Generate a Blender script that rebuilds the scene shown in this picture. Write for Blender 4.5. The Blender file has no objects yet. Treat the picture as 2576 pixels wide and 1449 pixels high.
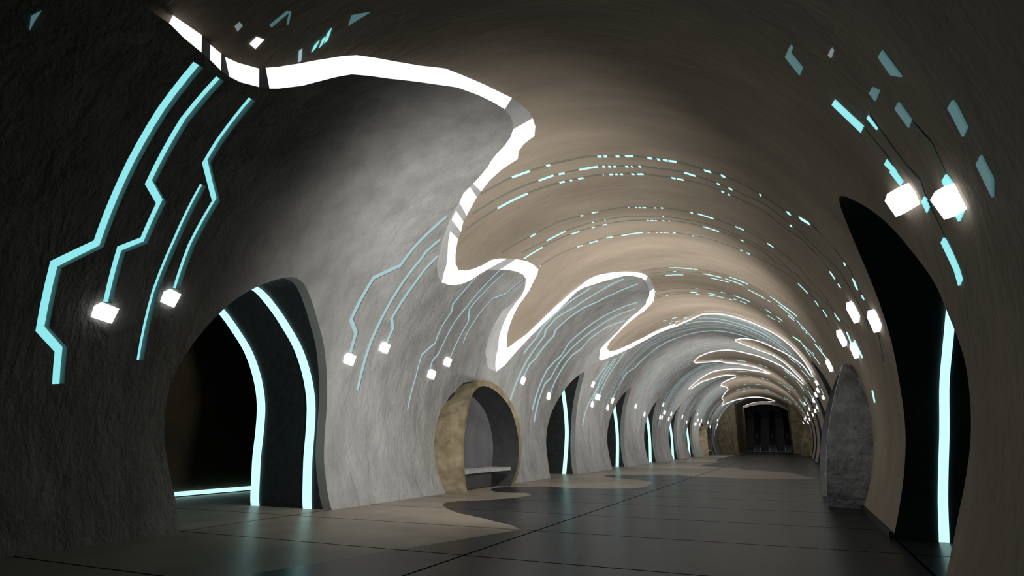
import bpy, math, random
import numpy as np
from mathutils import Vector, Matrix
from mathutils.geometry import delaunay_2d_cdt
random.seed(7)
SC = bpy.context.scene
COL = SC.collection

# ---------------------------------------------------------------- camera model
CX, CY, CH = 1288.0, 724.5, 1.3
_v1, _v2 = (2000, 1113.5), (-2160, 1113.5)
_a = np.array([_v1[0]-CX, -(_v1[1]-CY)]); _b = np.array([_v2[0]-CX, -(_v2[1]-CY)])
FPX = math.sqrt(-(_a @ _b))
_Y = np.array([_a[0], _a[1], -FPX]); _Y /= np.linalg.norm(_Y)
_X = -np.array([_b[0], _b[1], -FPX]); _X /= np.linalg.norm(_X)
_Z = np.cross(_X, _Y)
M = np.array([_X, _Y, _Z]).T
C0 = np.array([0, 0, CH])
cam = bpy.data.cameras.new('camera'); camo = bpy.data.objects.new('camera', cam); COL.objects.link(camo)
R3 = Matrix([[M[j][i] for j in range(3)] for i in range(3)])   # columns: camera axes in world
camo.matrix_world = Matrix.Translation((0, 0, CH)) @ R3.to_4x4()
cam.sensor_width = 36; cam.lens = 36*FPX/2576; cam.clip_end = 400; cam.clip_start = .02
SC.camera = camo

def ray(x, y): return M.T @ np.array([x-CX, -(y-CY), -FPX])
def floor_at(x, y): d = ray(x, y); t = -CH/d[2]; return C0+t*d
def atX(x, y, X): d = ray(x, y); return C0+(X/d[0])*d
def atY(x, y, Y): d = ray(x, y); return C0+(Y/d[1])*d

# ---------------------------------------------------------------- the vault: a round barrel
XC, ZC = -3.8, 1.975
RO, RI = 5.28, 5.13            # ceiling shell / face of the grey layer in front of it
YA, YE = -7.0, 97.5            # ends of the hall
def tb(R): return math.acos(-ZC/R)         # angle (from apex) where the shell meets the floor
def S(Y, th, R): return (XC+R*math.sin(th), Y, ZC+R*math.cos(th))
def cyl(x, y, R):              # where a line of sight meets the barrel -> (Y, theta)
    d = ray(x, y); a = d[0]**2+d[2]**2; ox = C0[0]-XC; oz = C0[2]-ZC
    b = ox*d[0]+oz*d[2]; c = ox*ox+oz*oz-R*R
    t = (-b+math.sqrt(b*b-a*c))/a; p = C0+t*d
    return (p[1], math.atan2(p[0]-XC, p[2]-ZC))

# ---------------------------------------------------------------- helpers
def mesh_obj(name, verts, faces, mat, parent=None, smooth=False, mats=None, midx=None):
    me = bpy.data.meshes.new(name); me.from_pydata([tuple(map(float, v)) for v in verts], [], faces)
    for m in (mats or [mat]): me.materials.append(m)
    if midx is not None: me.polygons.foreach_set('material_index', midx)
    if smooth: me.polygons.foreach_set('use_smooth', [True]*len(me.polygons))
    me.update()
    o = bpy.data.objects.new(name, me); COL.objects.link(o)
    if parent: o.parent = parent
    return o
def tag(o, label=None, cat=None, group=None, kind=None):
    if label: o['label'] = label
    if cat: o['category'] = cat
    if group: o['group'] = group
    if cat and not kind: kind = 'thing'
    if kind: o['kind'] = kind
    return o
def empty(name, label, cat, group=None, loc=(0, 0, 0)):
    o = bpy.data.objects.new(name, None); o.empty_display_size = .1; COL.objects.link(o)
    o.location = loc
    return tag(o, label, cat, group)
def adopt(o, parent):          # keeps world coordinates of a mesh built in world space
    o.parent = parent; o.location = tuple(-c for c in parent.location); return o
def densify(pts, step, closed=False):
    out = []; n = len(pts); m = n if closed else n-1
    for i in range(m):
        a, b = np.array(pts[i], float), np.array(pts[(i+1) % n], float)
        k = max(1, int(math.ceil(np.linalg.norm(b-a)/step)))
        for j in range(k): out.append(tuple(a+(b-a)*j/k))
    if not closed: out.append(tuple(pts[-1]))
    return out
def pip(P, poly):              # even-odd test of many points
    P = np.asarray(P, float); x, y = P[:, 0], P[:, 1]; ins = np.zeros(len(P), bool)
    q = np.asarray(poly, float); n = len(q)
    for i in range(n):
        x1, y1 = q[i]; x2, y2 = q[(i+1) % n]
        if y1 == y2: continue
        c = ((y1 > y) != (y2 > y)) & (x < (x2-x1)*(y-y1)/(y2-y1)+x1)
        ins ^= c
    return ins
def cdt_surface(outer, holes, steiner, keep=None):
    """triangulate the plane region inside outer minus holes; returns 2-D verts and triangles"""
    V = []; E = []
    def loop(pts):
        s = len(V); V.extend(Vector(p) for p in pts); n = len(pts)
        E.extend((s+i, s+(i+1) % n) for i in range(n))
    loop(outer)
    for h in holes: loop(h)
    if len(steiner):
        st = np.asarray(steiner, float)
        V.extend(Vector(p) for p in st)
    v, e, f, *_ = delaunay_2d_cdt(V, E, [], 0, 1e-5)
    v = np.array([tuple(p) for p in v]); f = [tuple(t) for t in f]
    cen = np.array([v[list(t)].mean(axis=0) for t in f])
    ok = pip(cen, outer)
    for h in holes: ok &= ~pip(cen, h)
    return v, [t for t, k in zip(f, ok) if k]

# ---------------------------------------------------------------- materials
def node_mat(name):
    m = bpy.data.materials.new(name); m.use_nodes = True
    nt = m.node_tree; b = nt.nodes['Principled BSDF']; return m, nt, b
def plaster(name, c1, c2, rough=.75, scale=.5, bump=.35, streak=(1, 1, 1), fine=14, spec=.3, bd=.03):
    m, nt, b = node_mat(name); N = nt.nodes; L = nt.links
    tc = N.new('ShaderNodeTexCoord'); mp = N.new('ShaderNodeMapping'); mp.inputs['Scale'].default_value = streak
    L.new(tc.outputs['Object'], mp.inputs['Vector'])
    n1 = N.new('ShaderNodeTexNoise'); n1.inputs['Scale'].default_value = scale; n1.inputs['Detail'].default_value = 9; n1.inputs['Roughness'].default_value = .62
    L.new(mp.outputs[0], n1.inputs['Vector'])
    r = N.new('ShaderNodeValToRGB'); r.color_ramp.elements[0].position = .3; r.color_ramp.elements[1].position = .72
    r.color_ramp.elements[0].color = (*c1, 1); r.color_ramp.elements[1].color = (*c2, 1)
    L.new(n1.outputs[0], r.inputs[0]); L.new(r.outputs[0], b.inputs['Base Color'])
    n2 = N.new('ShaderNodeTexNoise'); n2.inputs['Scale'].default_value = fine; n2.inputs['Detail'].default_value = 6; n2.inputs['Roughness'].default_value = .6
    L.new(mp.outputs[0], n2.inputs['Vector'])
    n3 = N.new('ShaderNodeTexNoise'); n3.inputs['Scale'].default_value = 2.2; n3.inputs['Detail'].default_value = 8; n3.inputs['Distortion'].default_value = .6
    L.new(mp.outputs[0], n3.inputs['Vector'])
    ad = N.new('ShaderNodeMath'); ad.operation = 'MULTIPLY_ADD'; ad.inputs[1].default_value = .35
    L.new(n2.outputs[0], ad.inputs[0]); L.new(n3.outputs[0], ad.inputs[2])
    bp = N.new('ShaderNodeBump'); bp.inputs['Strength'].default_value = bump; bp.inputs['Distance'].default_value = bd
    L.new(ad.outputs[0], bp.inputs['Height']); L.new(bp.outputs[0], b.inputs['Normal'])
    b.inputs['Roughness'].default_value = rough; b.inputs['Specular IOR Level'].default_value = spec
    return m
def plain(name, c, rough=.6, metal=0, spec=.4):
    m, nt, b = node_mat(name); b.inputs['Base Color'].default_value = (*c, 1)
    b.inputs['Roughness'].default_value = rough; b.inputs['Metallic'].default_value = metal; b.inputs['Specular IOR Level'].default_value = spec
    return m
def glow(name, c, s):
    m, nt, b = node_mat(name); b.inputs['Base Color'].default_value = (*[x*.25 for x in c], 1)
    b.inputs['Emission Color'].default_value = (*c, 1); b.inputs['Emission Strength'].default_value = s
    b.inputs['Roughness'].default_value = .5
    return m
GREY = plaster('grey_plaster', (.28, .28, .272), (.44, .44, .43), .8, 1.6, .9, streak=(1, 1, .5), fine=12, bd=.11)
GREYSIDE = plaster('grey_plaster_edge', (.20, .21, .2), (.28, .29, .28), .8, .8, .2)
COVEFACE = plaster('pale_grey_band_face', (.5, .5, .5), (.66, .66, .67), .7, 1.2, .3, fine=20)
BEIGE = plaster('beige_plaster', (.32, .265, .205), (.48, .40, .31), .8, .5, .5, streak=(.5, 1.8, 1), fine=9, bd=.05)
STONE = plaster('ochre_stone', (.15, .12, .065), (.40, .34, .22), .7, 2.6, .5, fine=16, bd=.05)
DSTONE = plaster('dark_rough_stone', (.17, .175, .18), (.42, .43, .44), .5, 3.2, 1.0, fine=9, bd=.14, spec=.5)
LINING = plaster('black_speckled_lining', (.012, .013, .014), (.03, .032, .034), .55, 9, .3, fine=40)
BROWN = plaster('dark_brown_wall', (.035, .026, .015), (.075, .055, .03), .6, 1.2, .2)
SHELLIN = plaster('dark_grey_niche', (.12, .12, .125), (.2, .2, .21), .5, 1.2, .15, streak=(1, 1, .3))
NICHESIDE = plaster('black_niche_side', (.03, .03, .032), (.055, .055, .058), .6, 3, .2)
STEEL = plaster('brushed_steel', (.55, .57, .58), (.85, .87, .88), .35, 6, .1); 
STEEL.node_tree.nodes['Principled BSDF'].inputs['Metallic'].default_value = .4
RIMMETAL = plaster('pale_rim_metal', (.30, .31, .33), (.42, .43, .45), .45, 1.5, .2, streak=(1, 1, 9))
ESC = plain('escalator_dark_steel', (.05, .052, .055), .45, .3)
ESCB = plain('escalator_black', (.012, .011, .012), .5)
RAIL = plain('handrail_edge', (.16, .16, .17), .35, .5)
WHITE = glow('white_cove_glow', (1, 1, 1), 1.02)
LAMPW = glow('white_lamp_glow', (1, 1, 1), 1.35)
CYAN = glow('cyan_strip_glow', (.28, .80, .84), 1.0)
CYANB = glow('bright_cyan_tube_glow', (.56, 1, .98), 1.15)
CYANP = glow('pale_cyan_strip_glow', (.36, .54, .57), .85)
CYANF = glow('faint_cyan_strip_glow', (.33, .42, .43), .5)
CYAND = glow('dim_cyan_glow', (.07, .16, .17), .9)
DASH = glow('light_cyan_dash_glow', (.50, .97, 1.0), 1.1)
CHAN = plaster('grey_green_channel', (.21, .215, .165), (.27, .28, .215), .6, 3, .05)
BASEB = plain('black_skirting', (.012, .012, .012), .5)

# floor: slabs with fine joints, polished
def floor_mat(name, c1, c2, rough):
    m, nt, b = node_mat(name); N = nt.nodes; L = nt.links
    geo = N.new('ShaderNodeNewGeometry'); sp = N.new('ShaderNodeSeparateXYZ'); L.new(geo.outputs['Position'], sp.inputs[0])
    def joint(sock, off, per, w):
        a = N.new('ShaderNodeMath'); a.operation = 'ADD'; a.inputs[1].default_value = -off; L.new(sock, a.inputs[0])
        f = N.new('ShaderNodeMath'); f.operation = 'PINGPONG'; f.inputs[1].default_value = per/2; L.new(a.outputs[0], f.inputs[0])
        c = N.new('ShaderNodeMath'); c.operation = 'LESS_THAN'; c.inputs[1].default_value = w; L.new(f.outputs[0], c.inputs[0]); return c.outputs[0]
    j1 = joint(sp.outputs['Y'], 11.36, 2.27, .017); j2 = joint(sp.outputs['X'], -3.73, 4.87, .017)
    mx = N.new('ShaderNodeMath'); mx.operation = 'MAXIMUM'; L.new(j1, mx.inputs[0]); L.new(j2, mx.inputs[1])
    n = N.new('ShaderNodeTexNoise'); n.inputs['Scale'].default_value = 1.3; n.inputs['Detail'].default_value = 8; L.new(geo.outputs['Position'], n.inputs['Vector'])
    r = N.new('ShaderNodeValToRGB'); r.color_ramp.elements[0].position = .3; r.color_ramp.elements[1].position = .7
    r.color_ramp.elements[0].color = (*c1, 1); r.color_ramp.elements[1].color = (*c2, 1); L.new(n.outputs[0], r.inputs[0])
    mix = N.new('ShaderNodeMix'); mix.data_type = 'RGBA'; L.new(mx.outputs[0], mix.inputs[0]); L.new(r.outputs[0], mix.inputs[6]); mix.inputs[7].default_value = (.004, .004, .004, 1)
    L.new(mix.outputs[2], b.inputs['Base Color'])
    n2 = N.new('ShaderNodeTexNoise'); n2.inputs['Scale'].default_value = 30; n2.inputs['Detail'].default_value = 4; L.new(geo.outputs['Position'], n2.inputs['Vector'])
    mr = N.new('ShaderNodeMapRange'); mr.inputs['To Min'].default_value = rough-.05; mr.inputs['To Max'].default_value = rough+.06
    L.new(n2.outputs[0], mr.inputs[0]); L.new(mr.outputs[0], b.inputs['Roughness'])
    inv = N.new('ShaderNodeMath'); inv.operation = 'SUBTRACT'; inv.inputs[0].default_value = 1; L.new(mx.outputs[0], inv.inputs[1])
    bp = N.new('ShaderNodeBump'); bp.inputs['Strength'].default_value = .6; bp.inputs['Distance'].default_value = .01; L.new(inv.outputs[0], bp.inputs['Height']); L.new(bp.outputs[0], b.inputs['Normal'])
    sm = N.new('ShaderNodeMath'); sm.operation = 'MULTIPLY'; sm.inputs[1].default_value = .085; L.new(inv.outputs[0], sm.inputs[0]); L.new(sm.outputs[0], b.inputs['Specular IOR Level'])
    return m
FDARK = floor_mat('polished_dark_floor', (.016, .017, .018), (.03, .031, .032), .30)
FTAN = floor_mat('polished_tan_floor', (.22, .19, .15), (.30, .255, .205), .36)

# ---------------------------------------------------------------- floor with its wavy two-tone inlay and a painted far shadow
def FP(l): return [tuple(floor_at(*p)[:2]) for p in l]
edge = FP([(1310, 1332), (1290, 1322), (1245, 1312), (1213, 1303), (1190, 1298), (1150, 1290), (1128, 1281), (1114, 1272), (1118, 1265), (1150, 1260.5), (1200, 1259.5),
           (1250, 1256), (1300, 1252), (1330, 1247), (1336, 1244), (1320, 1240), (1280, 1239.5), (1250, 1238), (1232, 1233), (1240, 1228), (1270, 1225), (1370, 1223.5),
           (1440, 1228), (1530, 1229.5), (1590, 1229), (1625, 1224), (1641, 1217), (1637, 1211), (1600, 1206.5), (1550, 1203), (1518, 1198.5), (1530, 1195), (1640, 1194), (1700, 1195),
           (1750, 1199), (1860, 1204), (1960, 1206), (2060, 1205)])
edge2 = FP([(1980, 1188), (1870, 1181), (1850, 1177), (1755, 1173), (1770, 1168), (1810, 1164), (1800, 1158)])  # far edge: dark floor colour past it stands in for shadow
tan = [(-5.2, 5.0)]+edge+[(1.4, 22.0)]+edge2+[(-5.9, 55), (-5.9, 110), (-16, 110), (-16, 2), (-5.5, 2)]
tan = densify(tan, .6, True)
outer = densify([(-16, YA), (7, YA), (7, 118), (-16, 118)], 3, True)
Vv = [Vector(p) for p in outer+tan]; n0, n1 = len(outer), len(tan)
Ee = [(i, (i+1) % n0) for i in range(n0)]+[(n0+i, n0+(i+1) % n1) for i in range(n1)]
v, e, f, *_ = delaunay_2d_cdt(Vv, Ee, [], 0, 1e-5)
v = np.array([tuple(p) for p in v]); cen = np.array([v[list(t)].mean(axis=0) for t in f])
mi = pip(cen, tan).astype(int).tolist()
tag(mesh_obj('floor', [(p[0], p[1], 0) for p in v], [tuple(t) for t in f], None, mats=[FDARK, FTAN], midx=mi), kind='structure')

# ---------------------------------------------------------------- archway outlines, as (Y, z) rings
def ringpx(l, R): return [(cyl(x, y, R)[0], ZC+R*math.cos(cyl(x, y, R)[1])) for x, y in l]
LA = ringpx([(452, 1327), (442, 1260), (425, 1180), (415, 1110), (415, 1050), (425, 980), (445, 930), (475, 880), (505, 840), (545, 795), (590, 755), (640, 725), (690, 705), (735, 697),
             (765, 715), (785, 760), (800, 810), (815, 870), (822, 940), (823, 1010), (818, 1080), (815, 1150), (820, 1210), (828, 1260), (835, 1284)], RI)
RA = ringpx([(2375, 1475), (2390, 1400), (2410, 1300), (2430, 1200), (2442, 1100), (2440, 1000), (2425, 900), (2385, 790), (2350, 710), (2300, 640), (2230, 560), (2160, 510), (2110, 500),
             (2150, 610), (2200, 730), (2240, 850), (2262, 960), (2275, 1050), (2278, 1100), (2275, 1180), (2265, 1260), (2250, 1340), (2243, 1365)], RO)
BR = [(-3.9, 0), (-3.57, .72), (-3.42, 1.29), (-3.11, 1.93), (-2.66, 2.54), (-1.9, 3.26), (-1.2, 3.82), (-.6, 4.15), (0, 4.38), (.3, 3.96), (.44, 3.02), (.37, 2.01), (.14, 1.35), (-.2, .71), (-.65, 0)]
def fix(r):
    r = [(a, max(b, 0.0)) for a, b in r]; r[0] = (r[0][0], 0.0); r[-1] = (r[-1][0], 0.0); return r
def smooth_ring(r, k=4):       # Catmull-Rom
    p = [np.array(q, float) for q in r]; out = []
    for i in range(len(p)-1):
        a, b, c, d = p[max(i-1, 0)], p[i], p[i+1], p[min(i+2, len(p)-1)]
        for j in range(k):
            t = j/k; out.append(tuple(.5*((2*b)+(c-a)*t+(2*a-5*b+4*c-d)*t*t+(-a+3*b-3*c+d)*t**3)))
    out.append(tuple(p[-1])); return [(y, max(z, 0.0)) for y, z in out]
LTIP = [26.2, 34.95, 43.7, 52.4, 61.1, 78.5]
RTIP = [26.2, 34.95, 43.7, 52.4, 61.1, 78.5]
leftrings = [smooth_ring(fix(LA))]+[smooth_ring([(t+a, b) for a, b in BR], 3) for t in LTIP]
rightrings = [smooth_ring(fix(RA))]+[smooth_ring([(t+a, b) for a, b in BR], 3) for t in RTIP]
def xw(z, R, side): return XC+side*math.sqrt(R*R-(z-ZC)**2)
def hole_uv(ring, R, side):    # ring in (Y, arc length) of the barrel of radius R
    p = [(y, side*R*math.acos(max(-1, min(1, (z-ZC)/R)))) for y, z in ring]
    b = side*(R*tb(R)+.3)
    return [(p[0][0], b)]+p+[(p[-1][0], b)]

# seat niches: rings of the wall side and of the free edge (left one traced, the others repeat it)
zc = lambda l: [(1050+a/4.263, 930+b/4.263) for a, b in l]
NF = -8.1
def nfx(z, k=.074): return NF-k*z*z       # the right one's free edge leans back with the wall
nf_out = [tuple(atX(*p, NF)[1:]) for p in zc([(524, 1327), (500, 1200), (487, 1050), (483, 900), (490, 700), (512, 500), (545, 320), (590, 200), (640, 135), (700, 112), (800, 135), (900, 210), (1000, 340), (1070, 490), (1105, 650), (1118, 800), (1105, 1000), (1080, 1130), (1025, 1250)])]
nf_in = [tuple(atX(*p, NF)[1:]) for p in zc([(532, 1325), (510, 1190), (500, 1050), (494, 900), (500, 700), (522, 520), (562, 330), (600, 245), (640, 200), (700, 174), (800, 205), (900, 290), (995, 420), (1055, 600), (1082, 780), (1083, 900), (1075, 1020), (1050, 1120), (1000, 1250)])]
nw = [(cyl(x, y, RI)) for x, y in zc([(317, 1325), (240, 1130), (205, 980), (193, 850), (195, 740), (230, 540), (300, 390), (420, 240), (520, 155)])]
nw = [(y, ZC+RI*math.cos(t)) for y, t in nw]
def resample(r, n):
    r = [np.array(p, float) for p in r]; d = [0]
    for a, b in zip(r, r[1:]): d.append(d[-1]+np.linalg.norm(b-a))
    out = []
    for k in range(n):
        t = d[-1]*k/(n-1); i = 0
        while i < len(d)-2 and d[i+1] < t: i += 1
        u = (t-d[i])/max(1e-9, d[i+1]-d[i]); out.append(tuple(r[i]+(r[i+1]-r[i])*min(1, u)))
    return out
ymid = 16.62
topz = max(z for y, z in nf_out)
wall_ring = nw+[(2*ymid-y, z) for y, z in nw[::-1]]
wall_ring = fix(wall_ring); nf_out = fix(nf_out); nf_in = fix(nf_in)
NR = 49
wall_ring, nf_out, nf_in = [resample(smooth_ring(r, 3), NR) for r in (wall_ring, nf_out, nf_in)]
def widen(r, d):
    cy = sum(p[0] for p in r)/len(r)
    return [(y+(y-cy)/max(.3, math.hypot(y-cy, z-1.6))*d, z+((z-1.6)/max(.3, math.hypot(y-cy, z-1.6))*d if z > .3 else 0)) for y, z in r]
wall_cut = widen(wall_ring, .06)
NICHES = [('l', 0.0), ('l', 51.3), ('r', 0.0), ('r', 51.3)]

# ---------------------------------------------------------------- winding edge between the grey layer and the ceiling
z4 = lambda l: [(1000+a/2.414, 350+b/2.414) for a, b in l]
z5 = lambda l: [(1600+a/2.07, 350+b/2.07) for a, b in l]
z6 = lambda l: [(1700+a/2.898, 750+b/2.898) for a, b in l]
z7 = lambda l: [(1200+a/2.635, 750+b/2.635) for a, b in l]
# near part: (ceiling-side pixel, grey-side pixel, lit)   lit: 1 white, 0 unlit from here to next
A = [((435, 38), (425, 58), 1), ((470, 62), (462, 95), 1), ((508, 88), (507, 132), 0), ((529, 112), (528, 150), 1), ((557, 135), (556, 178), 0), ((566, 143), (577, 193), 1), ((600, 158), (605, 207), 1),
     ((652, 172), (652, 219), 0), ((668, 170), (678, 223), 1), ((700, 168), (700, 223), 1), ((760, 158), (760, 216), 1), ((820, 147), (810, 203), 1), ((860, 141), (850, 193), 1), ((897, 138), (885, 187), 1),
     ((950, 146), (930, 191), 1), ((1000, 155), (980, 198), 1), ((1050, 164), (1035, 204), 1), ((1120, 172), (1100, 213), 1), ((1160, 187), (1150, 220), 1), ((1220, 213), (1205, 240), 1), ((1255, 230), (1240, 257), 1),
     ((1288, 246), (1270, 275), 0), ((1310, 262), (1284, 292), 0), ((1330, 280), (1291, 310), 0), ((1340, 297), (1291, 325), 1), ((1347, 318), (1284, 345), 1), ((1345, 342), (1270, 365), 1), ((1318, 362), (1250, 386), 1),
     ((1305, 380), (1235, 405), 1), ((1303, 400), (1227, 420), 1)]
P1 = z4([(640, 180), (560, 250), (508, 318), (482, 352), (455, 400), (420, 465), (400, 500), (385, 565), (368, 605), (357, 660), (352, 710), (352, 755), (372, 795), (415, 798), (460, 788), (520, 763), (570, 733), (625, 724), (665, 726), (720, 728), (790, 742), (830, 765), (855, 790), (850, 820), (800, 920), (765, 970), (735, 1010), (700, 1080), (675, 1150), (664, 1200), (663, 1260)])
Q1 = z4([(530, 190), (492, 235), (460, 270), (440, 290), (400, 330), (375, 385), (350, 425), (322, 480), (300, 540), (275, 610), (257, 680), (240, 765), (245, 830), (268, 870), (320, 888), (390, 880), (440, 860), (480, 832), (540, 796), (620, 793), (680, 796), (730, 806), (765, 825), (780, 850), (772, 905), (745, 955), (690, 1005), (640, 1040), (590, 1120), (552, 1210), (533, 1290)])
L1 = [1, 1, 0, 1, 1, 0, .9, 0, .72, .62, .52, .5, .75, 1, 1, 1, 1, 1, 0, 1, 1, 1, 1, 1, .93, .8, .6, .5, .47, .44, .42]
A += list(zip(P1, Q1, L1))
P2 = z4([(664, 1262), (668, 1266), (690, 1252), (720, 1228), (780, 1187), (860, 1112), (920, 1052), (1000, 980), (1060, 927), (1120, 882), (1160, 850), (1210, 827), (1290, 811), (1385, 804), (1450, 808), (1490, 815), (1520, 832), (1545, 865), (1560, 905), (1562, 945), (1555, 985), (1535, 1008), (1500, 1043), (1440, 1087), (1380, 1137), (1330, 1190), (1292, 1228), (1275, 1258)])
Q2 = z4([(550, 1390), (600, 1412), (650, 1375), (690, 1328), (770, 1240), (850, 1158), (905, 1105), (970, 1045), (1030, 985), (1090, 925), (1130, 903), (1200, 880), (1290, 853), (1385, 830), (1430, 832), (1480, 842), (1505, 860), (1522, 890), (1530, 925), (1528, 955), (1510, 985), (1508, 1003), (1460, 1048), (1400, 1098), (1340, 1165), (1290, 1215), (1262, 1240), (1232, 1275)])
L2 = [.6, 1, 1, 1, 1, 1, 1, 1, 1, 1, 1, 1, 1, 1, 1, 1, 0, 0, 1, 1, 1, 1, 1, 1, 1, 1, 1, 1]
A += list(zip(P2, Q2, L2))
P3 = z4([(1273, 1275), (1290, 1288), (1330, 1281), (1400, 1251), (1500, 1202), (1600, 1152), (1680, 1122)])
Q3 = z4([(1224, 1335), (1242, 1345), (1340, 1305), (1420, 1268), (1510, 1220), (1610, 1168), (1690, 1140)])
A += list(zip(P3, Q3, [1]*7))
# far part: centre line with its width in pixels; the ceiling lies to the left of travel
FAR = z5([(210, 973), (280, 942), (345, 912), (400, 910), (450, 912), (550, 937), (650, 977), (750, 1032), (840, 1112), (880, 1163), (912, 1215)])
FAR += z5([(918, 1240), (900, 1222), (870, 1180), (810, 1135), (720, 1088), (625, 1048), (555, 1038), (516, 1045), (520, 1052), (560, 1070), (640, 1100), (720, 1130), (780, 1172), (830, 1220), (868, 1262)])
FAR += z5([(872, 1280), (845, 1252), (790, 1205), (755, 1180), (700, 1155), (580, 1116), (480, 1098), (380, 1111), (325, 1135), (300, 1160), (310, 1166), (370, 1162), (430, 1156), (470, 1165), (560, 1175), (640, 1194), (700, 1222)])
FAR += z5([(690, 1222), (600, 1205), (480, 1198), (400, 1211), (330, 1250), (288, 1285), (272, 1303), (288, 1300), (340, 1266), (400, 1246), (470, 1229), (518, 1232), (520, 1240), (475, 1256), (446, 1272), (442, 1285), (470, 1291), (480, 1303), (458, 1330), (446, 1350), (458, 1362), (445, 1388), (480, 1373), (560, 1350), (620, 1344), (680, 1350), (722, 1365)])
FAR += z5([(680, 1369), (620, 1372), (570, 1388), (528, 1415), (512, 1440)])
FW = [4, 4, 3.2]+[3]*8+[2.6]*15+[2.6]*17+[2.4]*27+[2.2]*5
FW += [2.2]*(len(FAR)-len(FW))
for i, p in enumerate(FAR):
    a = np.array(FAR[max(i-1, 0)]); b = np.array(FAR[min(i+1, len(FAR)-1)]); d = b-a; d = d/max(1e-6, np.linalg.norm(d)); nrm = np.array([d[1], -d[0]])
    w = FW[i]/2
    A.append((tuple(np.array(p)+nrm*w), tuple(np.array(p)-nrm*w), 1))
rimB = [cyl(*a[0], RO) for a in A]; rimG = [cyl(*a[1], RI) for a in A]; lit = [a[2] for a in A]
runs = []
def band(kind, i, ta, tb_):    # part of the band between fractions of its width (0 ceiling side, 1 grey side) at both ends
    if not runs or not any(r[0] == kind and r[3] >= i-1 for r in runs): runs.append([kind, [], [], i])
    r = [q for q in runs if q[0] == kind and q[3] >= i-1][-1]; r[3] = i
    for j in range(4):
        s = []
        for t in (j/4, (j+1)/4):
            gb = [g+(h-g)*t for g, h in zip(rimG[i], rimG[i+1])]; bb = [g+(h-g)*t for g, h in zip(rimB[i], rimB[i+1])]
            G = np.array(S(gb[0], gb[1], RI)); B = np.array(S(bb[0], bb[1], RO-.002))
            lo, hi = ta[0]+(ta[1]-ta[0])*t, tb_[0]+(tb_[1]-tb_[0])*t
            s.append((tuple(B+(G-B)*hi), tuple(B+(G-B)*lo)))
        n = len(r[1]); r[1].extend([s[0][0], s[0][1], s[1][1], s[1][0]]); r[2].append((n, n+1, n+2, n+3))
for i in range(len(A)-1):
    f0 = lit[i]; f1 = lit[i+1] if lit[i+1] > 0 else f0
    if f0 == 0: band(0, i, (0, 0), (1, 1))
    else:
        band(1, i, (0, 0), (f0, f1))
        if f0 < 1 or f1 < 1: band(0, i, (f0, f1), (1, 1))
runs = [r[:3] for r in runs]
cove = empty('ceiling_cove_light', 'long winding white edge light between the grey wall and beige vault', 'light')
for li, V, F in runs:          # weld the quads of a run
    ix = {}; VV = []
    def wid(p):
        k = tuple(round(q, 5) for q in p)
        if k not in ix: ix[k] = len(VV); VV.append(p)
        return ix[k]
    FF = [tuple(wid(V[q]) for q in fa) for fa in F]; FF = [tuple(dict.fromkeys(fa)) for fa in FF]; FF = [fa for fa in FF if len(fa) >= 3]
    mesh_obj('light_band' if li else 'unlit_band', VV, FF, WHITE if li else COVEFACE, cove)

# ---------------------------------------------------------------- strips set into the grey layer
off = lambda l, dx, dy: [(x+dx, y+dy) for x, y in l]
z1 = lambda l: [(a/1.449, b/1.449) for a, b in l]
z2 = lambda l: [(350+a/1.811, 600+b/1.811) for a, b in l]
near = []   # (pixel centre line, width m, label, group, lamp pixel or None)
near.append((off(z1([(716, 232), (585, 400), (475, 590), (352, 885), (197, 960), (147, 1195), (215, 1270), (205, 1395)]), 5, 3), .15, 'outermost long cyan strip on the dark near left wall, without a lamp', None))
near.append((off(z1([(795, 283), (665, 435), (540, 665), (580, 735), (518, 872), (435, 905), (385, 1100)]), 5, 3), .13, 'zigzag cyan strip ending in the lower square lamp on the near left wall', (266, 787)))
near.append((off(z1([(912, 358), (790, 515), (745, 590), (780, 728), (690, 890), (635, 1050)]), 5, 3), .12, 'broadly kinked cyan strip ending in the upper lamp left of the large archway', (431, 750)))
near.append((off(z1([(735, 672), (635, 875), (560, 1060), (505, 1310)]), 4, 2), .11, 'plain curved cyan light strip branching down beside the kinked one, left of the large archway', None))
mid = [
 (z4([(300, 472), (210, 550), (110, 650)])+z2([(1190, 125), (1070, 180), (1005, 290), (967, 370), (990, 430), (965, 520)]), .125, 'stepped pale cyan light strip ending in the lower lamp just right of the large archway', (881, 904)),
 (z4([(262, 610), (170, 690)])+z2([(1290, 90), (1210, 190), (1130, 320), (1060, 465), (1020, 590), (997, 690)]), .12, 'long plain pale cyan light strip between the two lamps right of the large archway', None),
 (z4([(246, 712), (170, 790)])+z2([(1250, 215), (1152, 365), (1158, 410), (1127, 480)]), .12, 'pale cyan light strip ending in the upper lamp right of the large archway', (969, 875)),
 (z4([(485, 835), (400, 930), (340, 1000), (330, 1050), (270, 1140), (230, 1240), (150, 1310), (112, 1449)])+z2([(1225, 780)]), .09, 'pale cyan light strip with two steps and a bare end left of the seat niche', None),
 (z4([(620, 800), (540, 880), (430, 1010), (350, 1110), (300, 1200), (250, 1305), (212, 1350), (200, 1400)]), .09, 'pale cyan light strip ending in the glowing lower lamp above the seat niche', (1087, 942)),
 (z4([(650, 815), (560, 900), (440, 1030), (432, 1110), (380, 1200), (320, 1335)]), .09, 'pale cyan light strip ending in the small upper lamp above the seat niche', (1127, 911)),
 (z4([(765, 853), (660, 940), (580, 970), (500, 1060), (430, 1170), (400, 1240)]), .09, 'short pale cyan light strip with a bare end above the seat niche', None),
]
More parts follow.
